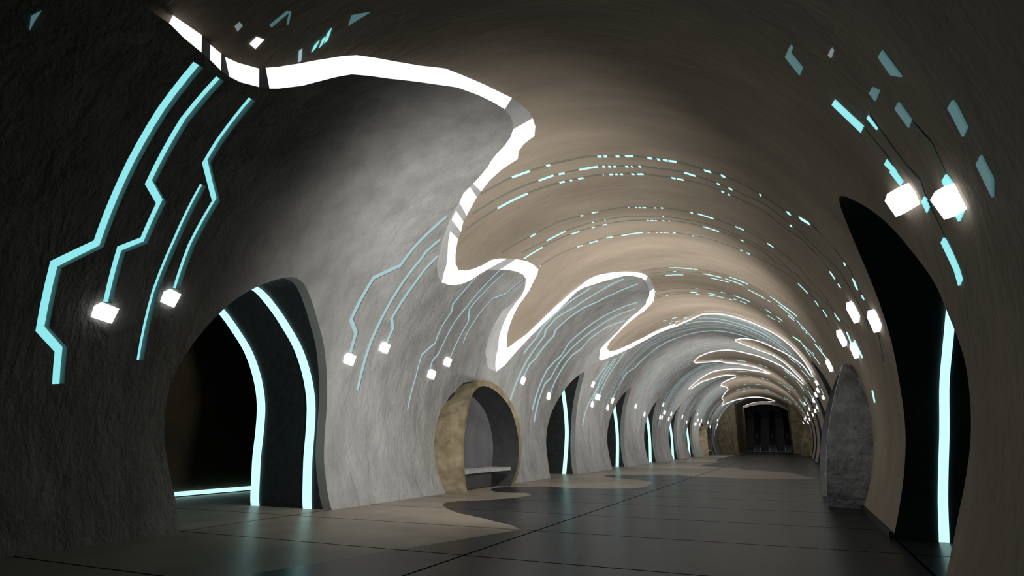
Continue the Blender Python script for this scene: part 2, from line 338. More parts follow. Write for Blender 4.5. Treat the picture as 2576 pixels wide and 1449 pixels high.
far = [
 (z7([(590, 45), (440, 190), (390, 270), (310, 370)]), .08, None),
 (z7([(650, 60), (530, 130), (455, 215), (450, 250), (390, 330), (330, 420), (280, 520), (222, 680)]), .08, None),
 (z7([(800, 25), (700, 70), (600, 140), (520, 215), (510, 250), (440, 330), (390, 400), (350, 440), (310, 525)]), .08, (1316, 957)),
 (z7([(1100, 20), (900, 90), (810, 140), (700, 220), (610, 300), (560, 380), (470, 470), (430, 550), (370, 740)]), .08, None),
 (z7([(1110, 55), (900, 130), (820, 180), (710, 260), (620, 340), (560, 410), (490, 530), (450, 570), (380, 820)]), .08, None),
 (z7([(1100, 105), (950, 160), (850, 200), (750, 270), (690, 340), (630, 380), (570, 460), (520, 550), (487, 630)]), .08, (1380.5, 996.5)),
 (z7([(885, 400), (850, 460), (785, 550)]), .09, (1492, 967)),
 (z7([(1150, 225), (1000, 300), (930, 380), (900, 420), (860, 470), (800, 590), (765, 690)]), .09, (1490, 1017)),
 (z7([(1200, 230), (1080, 290), (980, 360), (940, 420), (870, 520), (815, 640)]), .09, (1506.5, 999.5)),
 (z7([(1160, 330), (1010, 400), (960, 440), (940, 520), (900, 610), (850, 690)]), .0, None),
 (z7([(1100, 250), (960, 360), (880, 470), (830, 560), (740, 700), (700, 845)]), .08, None),
 (z7([(1260, 290), (1110, 400), (1050, 460), (990, 500), (940, 580), (900, 670)]), .08, (1540.4, 1008)),
]
far = [f for f in far if f[1] > 0]
def uv(px, R): return [cyl(x, y, R) for x, y in px]
def ribbon_uv(c, w, R):        # c: [(Y, th)] -> left/right outlines, mitred, in (Y, s)
    p = [np.array((y, R*t)) for y, t in c]; L, Rr = [], []
    for i in range(len(p)):
        a = p[i]-p[i-1] if i else p[1]-p[0]; b = p[i+1]-p[i] if i < len(p)-1 else a
        a = a/np.linalg.norm(a); b = b/np.linalg.norm(b); t = a+b; t = t/np.linalg.norm(t); n = np.array([-t[1], t[0]])
        k = 1/max(.6, float(abs(t @ a)))
        L.append(p[i]+n*w/2*k); Rr.append(p[i]-n*w/2*k)
    return L, Rr
def dens2(c, step):
    return [(a, b) for a, b in densify([(y, t*5.2) for y, t in c], step)]
def ribbon_mesh(c, w, R, step=.3):
    c = [(y, s/5.2) for y, s in dens2(c, step)]
    L, Rr = ribbon_uv(c, w, R); V = []; F = []
    for a, b in zip(L, Rr): V += [S(a[0], a[1]/R, R), S(b[0], b[1]/R, R)]
    for i in range(len(L)-1): F.append((2*i, 2*i+1, 2*i+3, 2*i+2))
    return V, F
def solid_ribbon(c, w, R, th=.012, step=.3):     # a slim raised bar lying on the barrel
    c = [(y, s/5.2) for y, s in dens2(c, step)]
    L, Rr = ribbon_uv(c, w, R); V = []; F = []; n = len(L)
    for a, b in zip(L, Rr): V += [S(a[0], a[1]/R, R), S(a[0], a[1]/R, R-th), S(b[0], b[1]/R, R-th), S(b[0], b[1]/R, R)]
    for i in range(n-1):
        k = 4*i
        for j in range(4): F.append((k+j, k+(j+1) % 4, k+4+(j+1) % 4, k+4+j))
    F += [(0, 1, 2, 3), (4*n-1, 4*n-2, 4*n-3, 4*n-4)]
    return V, F
def lamp_mesh(Y, th, R, w=.32, h=.27, d=.07, skew=.04):   # five-sided block standing off the wall
    prof = [(-w/2, -h/2+skew), (-w/2, h/2-.07), (-w/2+.08, h/2), (w/2, h/2-skew), (w/2-skew, -h/2)]
    V = []; F = []
    s = 1 if th > 0 else -1
    for dd in (0.0, d):
        for a, b in prof: V.append(S(Y+a, th-s*b/R, R-dd))
    n = len(prof); F = [tuple(range(n)), tuple(range(2*n-1, n-1, -1))]+[(i, (i+1) % n, n+(i+1) % n, n+i) for i in range(n)]
    return V, F
holes_in = []
DEP = .13
def recessed(px, w, label, lamp, mat, group=None, DEP=.13):
    c = uv(px, RI); L, Rr = ribbon_uv([(y, s/5.2) for y, s in dens2(c, .3)], w, RI)
    poly = [tuple(p) for p in L]+[tuple(p) for p in Rr[::-1]]
    holes_in.append(poly)
    Yb, tbm = c[len(c)//2]
    root = empty('wall_mounted_light_strip', label, 'light strip', group, S(Yb, tbm, RI))
    V = [S(p[0], p[1]/RI, RI+DEP-.02) for p in poly]; n = len(L)
    F = [(i, i+1, 2*n-2-i, 2*n-1-i) for i in range(n-1)]
    adopt(mesh_obj('light_face', V, F, mat), root)
    m = len(poly); V = [S(p[0], p[1]/RI, RI) for p in poly]+[S(p[0], p[1]/RI, RI+DEP) for p in poly]
    F = [(i, (i+1) % m, m+(i+1) % m, m+i) for i in range(m)]
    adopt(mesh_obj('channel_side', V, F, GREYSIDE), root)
    if lamp:
        Y, th = cyl(*lamp, RI-.05)
        adopt(mesh_obj('lamp_head', *lamp_mesh(Y, th, RI-.002, .25 if lamp[0] == 431 else .31), LAMPW), root)
for px, w, lab, lamp in near: recessed(px, w, lab, lamp, CYAN, 'recessed light strips on the near left wall')
for px, w, lab, lamp in mid: recessed(px, w, lab, lamp, CYANP, 'recessed light strips between the first archway and the seat niche', .045)

# ---------------------------------------------------------------- grey layer (left wall) with its openings
tG = rimG
base_s = -RI*tb(RI)
gouter = [(y, RI*t) for y, t in tG]
lastY = gouter[-1][0]
gpoly = [(YA, base_s), (YA, -RI*.55), (gouter[0][0]-3, gouter[0][1])]+gouter+[(YE, gouter[-1][1]-.4), (YE, base_s)]
gpoly = densify(gpoly, .35, True)
lh = [hole_uv(r, RI, -1) for r in leftrings]+[hole_uv([(y+dy, z) for y, z in wall_cut], RI, -1) for s, dy in NICHES if s == 'l']
st = []
for i, Y in enumerate(np.arange(YA+.2, YE, .55)):
    for j, s in enumerate(np.arange(base_s+.2, 8.0, .36)): st.append((Y+random.uniform(-.03, .03), s+random.uniform(-.03, .03)))
st = np.array(st); st = st[pip(st, gpoly)]
v, f = cdt_surface(gpoly, [densify(h, .3, True) for h in lh]+holes_in, st)
tag(mesh_obj('wall_left', [S(p[0], p[1]/RI, RI) for p in v], [t[::-1] for t in f], GREY, smooth=True), kind='structure')

# ---------------------------------------------------------------- ceiling shell and right wall
SPL = RO*math.radians(58); bo = RO*tb(RO)
def shell(name, s0, s1, holes, mat):
    out = densify([(YA, s0), (YE, s0), (YE, s1), (YA, s1)], .5, True)
    st = np.array([(Y, s) for Y in np.arange(YA+.3, YE, .8) for s in np.arange(s0+.17, s1-.1, .36)])
    v, f = cdt_surface(out, [densify(h, .3, True) for h in holes], st)
    return tag(mesh_obj(name, [S(p[0], p[1]/RO, RO) for p in v], [t[::-1] for t in f], mat, smooth=True), kind='structure')
lho = [hole_uv(r, RO, -1) for r in leftrings]+[hole_uv([(y+dy, z) for y, z in wall_cut], RO, -1) for s, dy in NICHES if s == 'l']
rho = [hole_uv(r, RO, 1) for r in rightrings]+[hole_uv([(y+dy, z) for y, z in wall_cut], RO, 1) for s, dy in NICHES if s == 'r']
shell('ceiling', -bo, SPL, lho, BEIGE)
shell('wall_right', SPL, bo, rho, BEIGE)

# ---------------------------------------------------------------- archways: reveal, lining and jamb lights
def ring_loft(ra, xa, rb, xb):
    V = [(xa(z) if callable(xa) else xa, y, z) for y, z in ra]+[(xb(z) if callable(xb) else xb, y, z) for y, z in rb]
    n = len(ra); return V, [(i, i+1, n+i+1, n+i) for i in range(n-1)]
def shrink(r, d):
    cy = sum(p[0] for p in r)/len(r); cz = 1.6
    return [(y+(cy-y)/max(.3, math.hypot(y-cy, z-cz))*d, z+((cz-z)/max(.3, math.hypot(y-cy, z-cz))*d if z > .3 else 0)) for y, z in r]
ordw = ['first', 'second', 'third', 'fourth', 'fifth', 'sixth', 'seventh']
dn = 0
for side, rings, R in ((-1, leftrings, RI), (1, rightrings, RO)):
    for k, r in enumerate(rings):
        dn += 1
        d = tag(bpy.data.objects.new(f'door_{dn}', None), kind='structure'); COL.objects.link(d)
        w = lambda z, o=0.0: xw(z, R, side)+side*o
        rv = .22 if side < 0 else .1
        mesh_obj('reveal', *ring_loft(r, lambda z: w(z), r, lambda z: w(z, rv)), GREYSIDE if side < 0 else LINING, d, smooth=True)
        deep = XC+side*6.85
        mesh_obj('lining', *ring_loft(r, lambda z: w(z, rv), r, lambda z: deep+side*(.05+.095*z)), LINING, d, smooth=True)
        offs = [(-9.02, -9.26), (-10.45, -10.70)] if k == 0 and side < 0 else [(-9.06, -9.24)]
        if side > 0: offs = [(1.63, 1.75)] if k == 0 else [(1.66, 1.78)]
        rr = shrink(r, .03)
        for q, (o, ww) in enumerate(offs):
            V = []; tl = -.095 if side < 0 else .155
            for y, z in rr: V += [(o+tl*z, y, z), (ww+tl*z, y, z)]
            F = [(2*i, 2*i+1, 2*i+3, 2*i+2) for i in range(len(rr)-1)]
            if k == 0:
                lab = 'large cyan tube light arching over the near right archway' if side > 0 else ('cyan tube light arching over the large left archway, nearer the hall' if q == 0 else 'cyan tube light arching over the large left archway, deeper in the passage')
                g = None
            else:
                wn = ['next after the seat niche', 'second after the seat niche', 'third after the seat niche', 'fourth after the seat niche', 'last before the far yellow seat niche', 'beyond the far yellow seat niche'][k-1]
                lab = f'cyan tube light in the {"left" if side < 0 else "right"} wall archway, {wn}'; g = 'tube lights lining the small archways'
            o_ = mesh_obj('archway_tube_light', V, F, CYANB if side < 0 or k else CYANB)
            tag(o_, lab, 'light', g)
# cross passages behind the walls
def quadbox(name, x0, x1, y0, y1, z0, z1, mat, parent=None):
    V = [(x, y, z) for x in (x0, x1) for y in (y0, y1) for z in (z0, z1)]
    return mesh_obj(name, V, [(0, 1, 3, 2), (4, 6, 7, 5), (0, 4, 5, 1), (2, 3, 7, 6), (0, 2, 6, 4), (1, 5, 7, 3)], mat, parent)
tag(quadbox('wall_back_left', -14.3, -13.95, YA, YE, 0.02, 5, BROWN), kind='structure')
tag(quadbox('trim_1', -14.3, -10.5, YA, YE, 5.0, 5.2, LINING), kind='structure')
tag(quadbox('wall_back_right', 6.3, 6.6, YA, YE, 0.02, 5, BROWN), kind='structure')
tag(quadbox('trim_2', 3.0, 6.6, YA, YE, 5.0, 5.2, LINING), kind='structure')
o = quadbox('floor_edge_light', -13.94, -13.87, 6.0, 17, .03, .13, CYANB)
tag(o, 'thin cyan light line at the foot of the wall seen through the large archway', 'light')
# skirting on the right
V = []; F = []
segs = []
cur = YA
for r in sorted([(r[0][0], r[-1][0]) for r in rightrings]+[(wall_ring[0][0]+dy, wall_ring[-1][0]+dy) for s, dy in NICHES if s == 'r']):
    segs.append((cur, r[0]-.02)); cur = r[1]+.02
segs.append((cur, YE))
xr = xw(0, RO, 1)
for a, b in segs:
    n = len(V); V += [(x, y, z) for x in (xr-.03, xr+.02) for y in (a, b) for z in (0.001, .09)]
    F += [tuple(n+i for i in q) for q in [(0, 1, 3, 2), (4, 6, 7, 5), (0, 4, 5, 1), (2, 3, 7, 6), (0, 2, 6, 4), (1, 5, 7, 3)]]
tag(mesh_obj('baseboard_right', V, F, BASEB), kind='structure')

# ---------------------------------------------------------------- seat niches
def niche(side, dy, label, shellmat):
    mx = (lambda x: x) if side == 'l' else (lambda x: 2*XC-x)
    sg = -1 if side == 'l' else 1; lean = 0.0 if side == 'l' else .074
    root = empty('seat_niche', label, 'seat niche', 'egg shaped seat niches', (mx(NF), (nf_out[0][0]+nf_out[-1][0])/2+dy, 0))
    sh = lambda r: [(y+dy, z) for y, z in r]
    R = RI if side == 'l' else RO
    O, I, W = sh(nf_out), sh(nf_in), sh(wall_ring)
    V1, F1 = ring_loft(W, lambda z: xw(z, R, sg)+sg*.2, O, lambda z: mx(nfx(z, lean)))
    V2, F2 = ring_loft(O, lambda z: mx(nfx(z, lean)), I, lambda z: mx(nfx(z, lean))); n = len(V1); V = V1+V2; F = F1+[tuple(n+i for i in q) for q in F2]
    adopt(mesh_obj('outer_shell', V, F, shellmat, smooth=False), root)
    V, F = ring_loft(O, lambda z: mx(nfx(z, lean))-sg*.004, I, lambda z: mx(nfx(z, lean))-sg*.014)
    adopt(mesh_obj('front_rim', V, F, STONE if side == 'l' else RIMMETAL), root)
    xb = mx(-8.95)
    back = [(y+(ym-y)*.06, z*.97) for (y, z) in I for ym in [(I[0][0]+I[-1][0])/2]]
    V, F = ring_loft(I, lambda z: mx(nfx(z, lean))-sg*.006, back, lambda z: xb+mx(nfx(z, lean))-mx(NF))
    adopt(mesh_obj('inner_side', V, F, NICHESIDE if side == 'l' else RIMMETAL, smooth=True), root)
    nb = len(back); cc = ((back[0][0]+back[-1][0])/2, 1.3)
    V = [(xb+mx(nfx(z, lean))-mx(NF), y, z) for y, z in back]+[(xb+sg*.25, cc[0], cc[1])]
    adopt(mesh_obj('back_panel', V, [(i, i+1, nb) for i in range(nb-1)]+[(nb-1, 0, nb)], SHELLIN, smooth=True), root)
    # bench slab: follows a shallow curve
    zt = .56; ys = np.linspace(I[0][0]-.12, I[-1][0]+.22, 15); V = []; F = []
    for t, y in zip(np.linspace(-1, 1, 15), ys):
        xf = mx(NF-.10-.12*(1-t*t)); xk = mx(-8.93)
        V += [(xf, y, zt), (xk, y, zt), (xk, y, zt-.1), (xf, y, zt-.1)]
    for i in range(14):
        k = 4*i
        for j in range(4): F.append((k+j, k+(j+1) % 4, k+4+(j+1) % 4, k+4+j))
    F += [(3, 2, 1, 0), (56, 57, 58, 59)]
    adopt(mesh_obj('bench_slab', V, F, STEEL), root)
    # lower skirt below the slab
    adopt(quadbox('bench_support', mx(-8.75), mx(-8.9), I[0][0]+.02, I[-1][0]-.02, 0.0, .46, SHELLIN), root)
    # gap ring where the wall is cut a little wider
    Wg = shrink(W, -.09)
    return root
niche('l', 0, 'near ochre stone egg shaped seat niche with a steel bench, left wall', STONE)
niche('l', 51.3, 'small distant ochre seat niche at the far end of the left wall', STONE)
niche('r', 0, 'large dark rough stone seat niche with a pale rim on the right wall', DSTONE)
niche('r', 51.3, 'small distant ochre seat niche at the far end of the right wall', STONE)

# ---------------------------------------------------------------- slim strips further along the grey wall, clipped to the grey layer
gp = np.array([(y, RI*t) for y, t in tG]); gfull = gpoly
def clipped(c, w, R):
    c = [(y, s/5.2) for y, s in dens2(c, .25)]
    ok = pip([(y, RI*t) for y, t in c], gfull)
    for h in lh: ok &= ~pip([(y, RI*t) for y, t in c], h)
    ok[1:-1] &= ok[2:] & ok[:-2]
    runs = []; cur = []
    for p, k in zip(c, ok):
        if k: cur.append(p)
        else:
            if len(cur) > 3: runs.append(cur)
            cur = []
    if len(cur) > 3: runs.append(cur)
    return runs
def slim(c, w, label, lamp, mat, group):
    rr = clipped(c, w, RI)
    if not rr: return
    c = rr[-1]
    Yb, t0 = c[len(c)//2]
    root = empty('wall_mounted_light_strip', label, 'light strip', group, S(Yb, t0, RI))
    for q in rr: adopt(mesh_obj('light_face', *solid_ribbon(q, w, RI, .02, .4), mat), root)
    if lamp: adopt(mesh_obj('lamp_head', *lamp_mesh(lamp[0], lamp[1], RI, .29, .3, .06), LAMPW), root)
fl = ['right of the seat niche, nearest the white finger tip', 'passing down beside the seat niche with no lamp', 'ending in a lamp above the right of the seat niche',
      'leftmost of those before the second archway, no lamp', 'middle one before the second archway, no lamp', 'ending in a lamp left of the second archway',
      'ending in the highest lamp past the second archway', 'ending in the lowest lamp past the second archway', 'ending in the middle lamp past the second archway',
      'bare ended one past the second archway', 'ending in a lamp above the third archway']
def up(c):                      # carry the strip on up the vault beyond the traced part
    c = sorted(c, key=lambda q: q[1]) if c[0][1] < c[-1][1] else c
    return c
for (px, w, lamp), d in zip(far, fl):
    c = uv(px, RI-.02)
    y0, t0 = c[0]
    ext = [(y0+.15*math.sin(i), t0+.12*i) for i in range(14, 0, -1)]
    slim(ext+c, w, 'slim pale strip, left wall, '+d, cyl(*lamp, RI-.03) if lamp else None, CYANP, 'slim light strips down the left wall')
# the same family repeats along the hall
base = [uv(px, RI) for px, w, lab, lamp in mid]+[uv(px, RI) for px, w, lamp in far]
basel = [cyl(*l, RI-.03) if l else None for *_, l in mid]+[cyl(*l, RI-.03) if l else None for *_, l in far]
nm = {0: 'third to fifth archway', 1: 'fifth archway to distant niche', 2: 'beyond the distant niche'}
for k, dY in enumerate((17.4, 34.8, 52.2)):
    for i, (c, l) in enumerate(zip(base, basel)):
        if max(y for y, t in c)+dY > YE-1 or (k == 0 and dY+c[-1][0] < 29.2): continue
        y0, t0 = c[0]
        ext = [(y0+dY+.2*math.sin(i+j*.9), t0+.12*j) for j in range(16, 0, -1)]
        lo = {0: 'lower', 1: 'upper'}[1 if (l and (ZC+RI*math.cos(l[1])) > 3.2) else 0]
        ends = f'ending in {lo} lamp' if l else 'bare ended'
        slim(ext+[(y+dY, t) for y, t in c], .085+.02*k, f'slim pale left wall strip, {ends}, {nm[k]}',
             (l[0]+dY, l[1]) if l else None, CYANF, f'slim left wall strips {nm[k]}, {ends}')

# ---------------------------------------------------------------- strips on the beige vault and their lit dashes
RC = RO-.001
zk = lambda l: [(1580+a/4.954, 350+b/4.954) for a, b in l]     # crop A
zm = lambda l: [(1150+a/4.996, 350+b/4.996) for a, b in l]     # crop B
def at_x(c, x):                 # point of a pixel poly-line at pixel x
    if x <= c[0][0]: return c[0]
    for (a, b), (d, e) in zip(c, c[1:]):
        if a <= x <= d: t = (x-a)/max(1e-6, d-a); return (x, b+(e-b)*t)
    return c[-1]
def open_runs(c, step=.2):
    d = [(y, s_/5.2) for y, s_ in dens2(c, step)]
    ins = pip([(y, RI*t) for y, t in d], gfull)
    ins2 = ins.copy(); ins2[1:] |= ins[:-1]; ins2[:-1] |= ins[1:]
    runs, cur = [], []
    for p, k in zip(d, ins2):
        if not k: cur.append(p)
        else:
            if len(cur) > 2: runs.append(cur)
            cur = []
    if len(cur) > 2: runs.append(cur)
    return runs
def vault_strip(px, w, label, group, dashes, extra=()):
    c = uv(px, RC); y, t = c[len(c)//2]
    root = empty('ceiling_light_strip', label, 'light strip', group, S(y, t, RC))
    for q in open_runs(c): adopt(mesh_obj('strip_channel', *solid_ribbon(q, w, RC, .006), CHAN), root)
    for a, b in dashes:
        a, b = max(a, px[0][0]), min(b, px[-1][0])
        if b-a < .8: continue
        q = [at_x(px, a)]+[p for p in px if a+.5 < p[0] < b-.5]+[at_x(px, b)]
        adopt(mesh_obj('light_dash', *solid_ribbon(uv(q, RC), w*.96, RC, .016), DASH), root)
    for q in extra:
        adopt(mesh_obj('light_dash', *solid_ribbon(uv(q, RC), w, RC, .016), DASH), root)
    return root
S1 = zm([(290, 690), (450, 600), (680, 480), (920, 395), (1140, 325), (1450, 252), (1650, 215), (2000, 212)])+zk([(60, 207), (260, 232), (590, 275), (940, 380), (1120, 430), (1250, 480), (1450, 575), (1650, 690), (1780, 780), (1960, 900), (2140, 975), (2265, 1050), (2440, 1230), (2576, 1380)])
S1 += z5([(1090, 650), (1120, 690), (1150, 770), (1185, 825), (1225, 920), (1260, 1010), (1285, 1150)])
S2 = zm([(190, 935), (350, 840), (460, 770), (750, 620), (1020, 520), (1210, 450), (1310, 430), (1540, 380), (1770, 340), (2000, 340), (2340, 340)])+zk([(370, 365), (680, 405), (860, 460), (1090, 540), (1290, 620), (1480, 710), (1680, 800), (1860, 930), (2040, 1080), (2140, 1150), (2260, 1290), (2410, 1430)])
S2 += z5([(1060, 690), (1120, 790), (1180, 900), (1215, 990)])
S3 = zm([(100, 1140), (330, 980), (500, 870), (880, 680), (1130, 590), (1320, 535), (1560, 487), (1820, 440), (2000, 437), (2330, 435)])+zk([(190, 430), (350, 455), (560, 480), (700, 505), (920, 560), (1190, 655), (1300, 705), (1450, 780), (1680, 890), (1870, 1040), (2000, 1140), (2140, 1230), (2330, 1420)])
S3 += z5([(990, 665), (1020, 700), (1060, 760), (1095, 830), (1125, 865)])
S4 = zm([(560, 1430), (950, 1205), (1250, 1048), (1560, 960), (1710, 920), (1860, 895), (2090, 855), (2340, 857)])+zk([(210, 850), (430, 855), (780, 910), (880, 930), (1060, 985), (1350, 1090), (1450, 1130), (1610, 1215), (1780, 1320), (1940, 1430)])
S4 += z5([(820, 640), (850, 670), (900, 730), (970, 800), (1010, 860), (1050, 930), (1110, 985)])
S5 = zm([(810, 1430), (1130, 1270), (1370, 1150), (1700, 1045), (1860, 1015), (2160, 968), (2340, 968)])+zk([(440, 962), (700, 1000), (900, 1035), (1060, 1080), (1300, 1170), (1460, 1240), (1720, 1380), (1810, 1435)])
S5 += z5([(800, 680), (850, 715), (900, 790), (960, 880), (1000, 960)])
S6 = z4([(765, 725), (880, 655), (1060, 573), (1190, 533), (1260, 517), (1440, 492), (1500, 492)])+zk([(240, 1010), (520, 1015), (930, 1085), (1140, 1150), (1420, 1258), (1500, 1300), (1740, 1435)])
S6 += z5([(720, 640), (800, 680), (850, 720), (890, 770), (960, 820), (1030, 900), (1090, 1000), (1130, 1090)])
S7 = A4 = z4([(865, 770), (960, 710), (1100, 650), (1280, 595), (1490, 565), (1640, 565)])+zk([(570, 1163), (800, 1200), (1000, 1240), (1200, 1305), (1410, 1382), (1520, 1430)])
S7 += z5([(620, 610), (700, 655), (750, 680), (850, 755), (900, 805), (970, 880), (1000, 930)])
ax = lambda l, ox, sc: [(ox+a/sc, ox+b/sc) for a, b in l]
D1 = ax([(690, 915), (1120, 1168), (1765, 1815), (1845, 1885), (1997, 2040), (2115, 2215)], 1150, 4.996)+ax([(245, 298), (365, 398), (440, 495), (512, 605), (953, 1033), (1165, 1212), (1645, 1665), (1990, 2020), (2145, 2265)], 1580, 4.954)+ax([(1085, 1093), (1135, 1157), (1180, 1188)], 1600, 2.07)
D2 = ax([(1025, 1210), (1275, 1350), (1535, 1770), (1825, 1860), (1900, 1935), (1965, 2000), (2115, 2150), (2190, 2205), (2285, 2310)], 1150, 4.996)+ax([(700, 842), (1112, 1145), (1260, 1300), (2025, 2045)], 1580, 4.954)
D3 = ax([(505, 885), (1287, 1352), (1415, 1445), (1522, 1585), (1832, 1842), (1915, 1958), (1988, 2020), (2050, 2083), (2192, 2225), (2265, 2335)], 1150, 4.996)+ax([(45, 75), (117, 187), (543, 592), (614, 692), (1168, 1200), (1250, 1272)], 1580, 4.954)+ax([(1012, 1038), (1055, 1065)], 1600, 2.07)
D4 = ax([(918, 990), (1550, 1585), (1692, 1740), (1755, 1772), (2147, 2162), (2237, 2262), (2285, 2310)], 1150, 4.996)+ax([(88, 113), (133, 158), (180, 225), (330, 350), (410, 437), (780, 808), (868, 1068), (1342, 1370), (1388, 1440), (1742, 1816)], 1580, 4.954)+ax([(1035, 1062)], 1600, 2.07)
D5 = ax([(1122, 1360), (1697, 1722), (1853, 1865)], 1150, 4.996)+ax([(435, 448)], 1580, 4.954)+ax([(935, 952)], 1600, 2.07)
D6 = ax([(765, 880), (1055, 1105), (1180, 1197), (1245, 1270)], 1000, 2.414)+ax([(235, 258), (275, 316), (335, 360), (432, 453), (510, 522), (935, 1135), (1408, 1440)], 1580, 4.954)
D7 = ax([(862, 870), (1090, 1125), (1165, 1213), (1268, 1305), (1360, 1490)], 1000, 2.414)+ax([(245, 265), (350, 370), (402, 425), (442, 468), (480, 500), (560, 594), (797, 823), (1405, 1428), (1478, 1520)], 1580, 4.954)+ax([(847, 897), (975, 997)], 1600, 2.07)
gname = 'long strips with lit dashes arching over the beige vault'
ordn = ['topmost, nearest', 'second from nearest', 'third from nearest', 'fourth from nearest, first of the middle set', 'fifth from nearest, in the middle set', 'sixth from nearest, in the middle set', 'seventh from nearest, last of the middle set']
vs = []
for c, d, w, nme in zip((S1, S2, S3, S4, S5, S6, S7), (D1, D2, D3, D4, D5, D6, D7), (.085, .075, .075, .07, .065, .065, .065), ordn):
    vault_strip(c, w, f'cyan dashed strip arching over the vault, {nme}', gname, d); vs.append(uv(c, RC))
# the set repeats along the hall
rs = random.Random(3)
for k, dY in enumerate((9.3, 18.0, 26.7, 35.4, 44.1, 52.8, 61.5)):
    where = ['just beyond the traced middle set', '', ''][0] if False else ['in the first set behind the middle one', 'in the second set behind the middle one', 'in the third set behind the middle one', 'in the fourth set behind the middle one', 'in the distance above the last archways', 'in the far distance', 'at the very end of the hall'][k]
    for i, c in enumerate(vs):
        if k > 2 and i % 2: continue
        if i == 6: continue
        c2 = [(y+dY, t) for y, t in c]
        if max(y for y, t in c2) > YE-.5: continue
        y, t = c2[len(c2)//2]; w = .06+.008*k
        rr = open_runs(c2, .3)
        if not rr: continue
        root = empty('ceiling_light_strip', f'thin dashed strip over the beige vault, {where}', 'light strip', 'thin dashed vault strips '+where, S(y, t, RC))
        for q in rr: adopt(mesh_obj('strip_channel', *solid_ribbon(q, w, RC, .006, .6), CHAN), root)
        n = len(c2)
        for q in range(9 if k < 3 else 5):
            u = rs.uniform(.05, .95)*(n-2); j = int(u); fr = u-j
            a = (c2[j][0]+(c2[j+1][0]-c2[j][0])*fr, c2[j][1]+(c2[j+1][1]-c2[j][1])*fr); ln = rs.choice([.02, .03, .05, .12])
            tt = min(a[1]+ln, c2[-1][1]); b = c2[-1]
            for m in range(j, n-1):
                if c2[m+1][1] >= tt:
                    g = (tt-c2[m][1])/max(1e-6, c2[m+1][1]-c2[m][1]); b = (c2[m][0]+(c2[m+1][0]-c2[m][0])*g, tt); break
            if abs(b[1]-a[1]) < .005 or pip([(a[0], RI*a[1]), (b[0], RI*b[1])], gfull).any(): continue
            adopt(mesh_obj('light_dash', *solid_ribbon([a, b], w*.9, RC, .016), DASH), root)

# right side, near: dull strips with lit lengths and square lamps
c2 = lambda l: [(1900+a/3.81, 50+b/3.81) for a, b in l]
c3 = lambda l: [(2050+a/4.14, 430+b/4.14) for a, b in l]
def patch(name, px, mat, parent=None, th=.015, R=RC):
    q = uv(px, R); n = len(q)
    V = [S(y, t, R) for y, t in q]+[S(y, t, R-th) for y, t in q]
    F = [tuple(range(n)), tuple(range(2*n-1, n-1, -1))]+[(i, (i+1) % n, n+(i+1) % n, n+i) for i in range(n)]
    o = mesh_obj(name, V, F, mat)
    if parent: adopt(o, parent)
    return o
def near_right(label, chan, w, bright, dim, lamp=None, group='strips on the near right of the vault'):
    q = uv(chan, RC); root = empty('ceiling_light_strip', label, 'light strip', group, S(q[0][0], q[0][1], RC))
    adopt(mesh_obj('strip_channel', *solid_ribbon(q, w, RC, .006), CHAN), root)
    for b in bright: patch('light_dash', b, CYAN, root)
    for b in dim: patch('light_dash', b, CYAND, root)
    if lamp: patch('lamp_head', lamp, LAMPW, root, .07, RC-.02)
near_right('near right vault strip ending in the square white lamp closest to the right archway tip', c2([(757, 785), (1030, 1045), (1275, 1345)])+c3([(820, 0), (915, 130)]), .11,
           [c2([(770, 762), (1043, 1018), (1020, 1073), (743, 808)]), c2([(1272, 1333), (1362, 1449), (1320, 1449), (1247, 1380)])+[], c3([(785, 0), (850, 0), (925, 105), (903, 150)])], [],
           c3([(800, 283), (828, 203), (975, 123), (1045, 215), (1100, 345), (920, 450)]))
near_right('near right vault strip passing between two square lamps and ending in a long cyan piece', c2([(1085, 922), (1178, 1060), (1300, 1230), (1465, 1449)])+c3([(1085, 125), (1140, 285), (1195, 400), (1343, 715)]), .13,
           [c3([(1157, 258), (1207, 372), (1180, 432), (1125, 315)]), c3([(1357, 688), (1465, 905), (1510, 1010), (1543, 1127), (1512, 1193), (1465, 1030), (1328, 742)]), c2([(1092, 910), (1182, 1032), (1175, 1050), (1078, 935)])], [])
near_right('near right vault strip ending in the outer square white lamp', c2([(1366, 816), (1496, 992), (1690, 1215), (1790, 1430)])+c3([(1350, 70), (1375, 130)]), .11,
           [c3([(1375, 33), (1445, 120), (1368, 165), (1340, 97)]), c3([(1483, 468), (1572, 405), (1515, 523)])], [c2([(1382, 785), (1510, 957), (1483, 1027), (1350, 847)])],
           c3([(1295, 270), (1350, 180), (1450, 125), (1587, 395), (1450, 478)]))
def frag(px, mat, label, R=RC):
    q = uv(px, R)
    o = patch('ceiling_light_fragment', px, mat, None, .015, R); tag(o, label, 'light', 'loose lit pieces on the dark vault')
frag(c2([(345, 238), (366, 250), (350, 315), (460, 455), (432, 525), (293, 348)]), CYAND, 'bent dim cyan light piece on the dark vault, leftmost at the upper right')
frag(c2([(740, 263), (757, 290), (735, 357), (707, 330)]), CYANF, 'tiny faint light piece on the dark vault right of the bent cyan one')
frag(c2([(1225, 290), (1415, 540), (1310, 520), (1190, 350)]), CYAND, 'curved faint light piece highest among those above the right square lamps')
frag(c2([(1132, 642), (1200, 672), (1160, 772), (1103, 697)]), CYAND, 'small four sided faint light piece below the curved one')
frag(c2([(1905, 765), (1945, 820), (2045, 1025), (2005, 1115), (1890, 890), (1860, 840)]), CYAND, 'dim teal light piece near the right edge, the upper one')
frag([(2471.7, 389), (2501, 448), (2501, 495), (2460, 412)], CYAND, 'dim teal light piece near the right edge, the lower one')
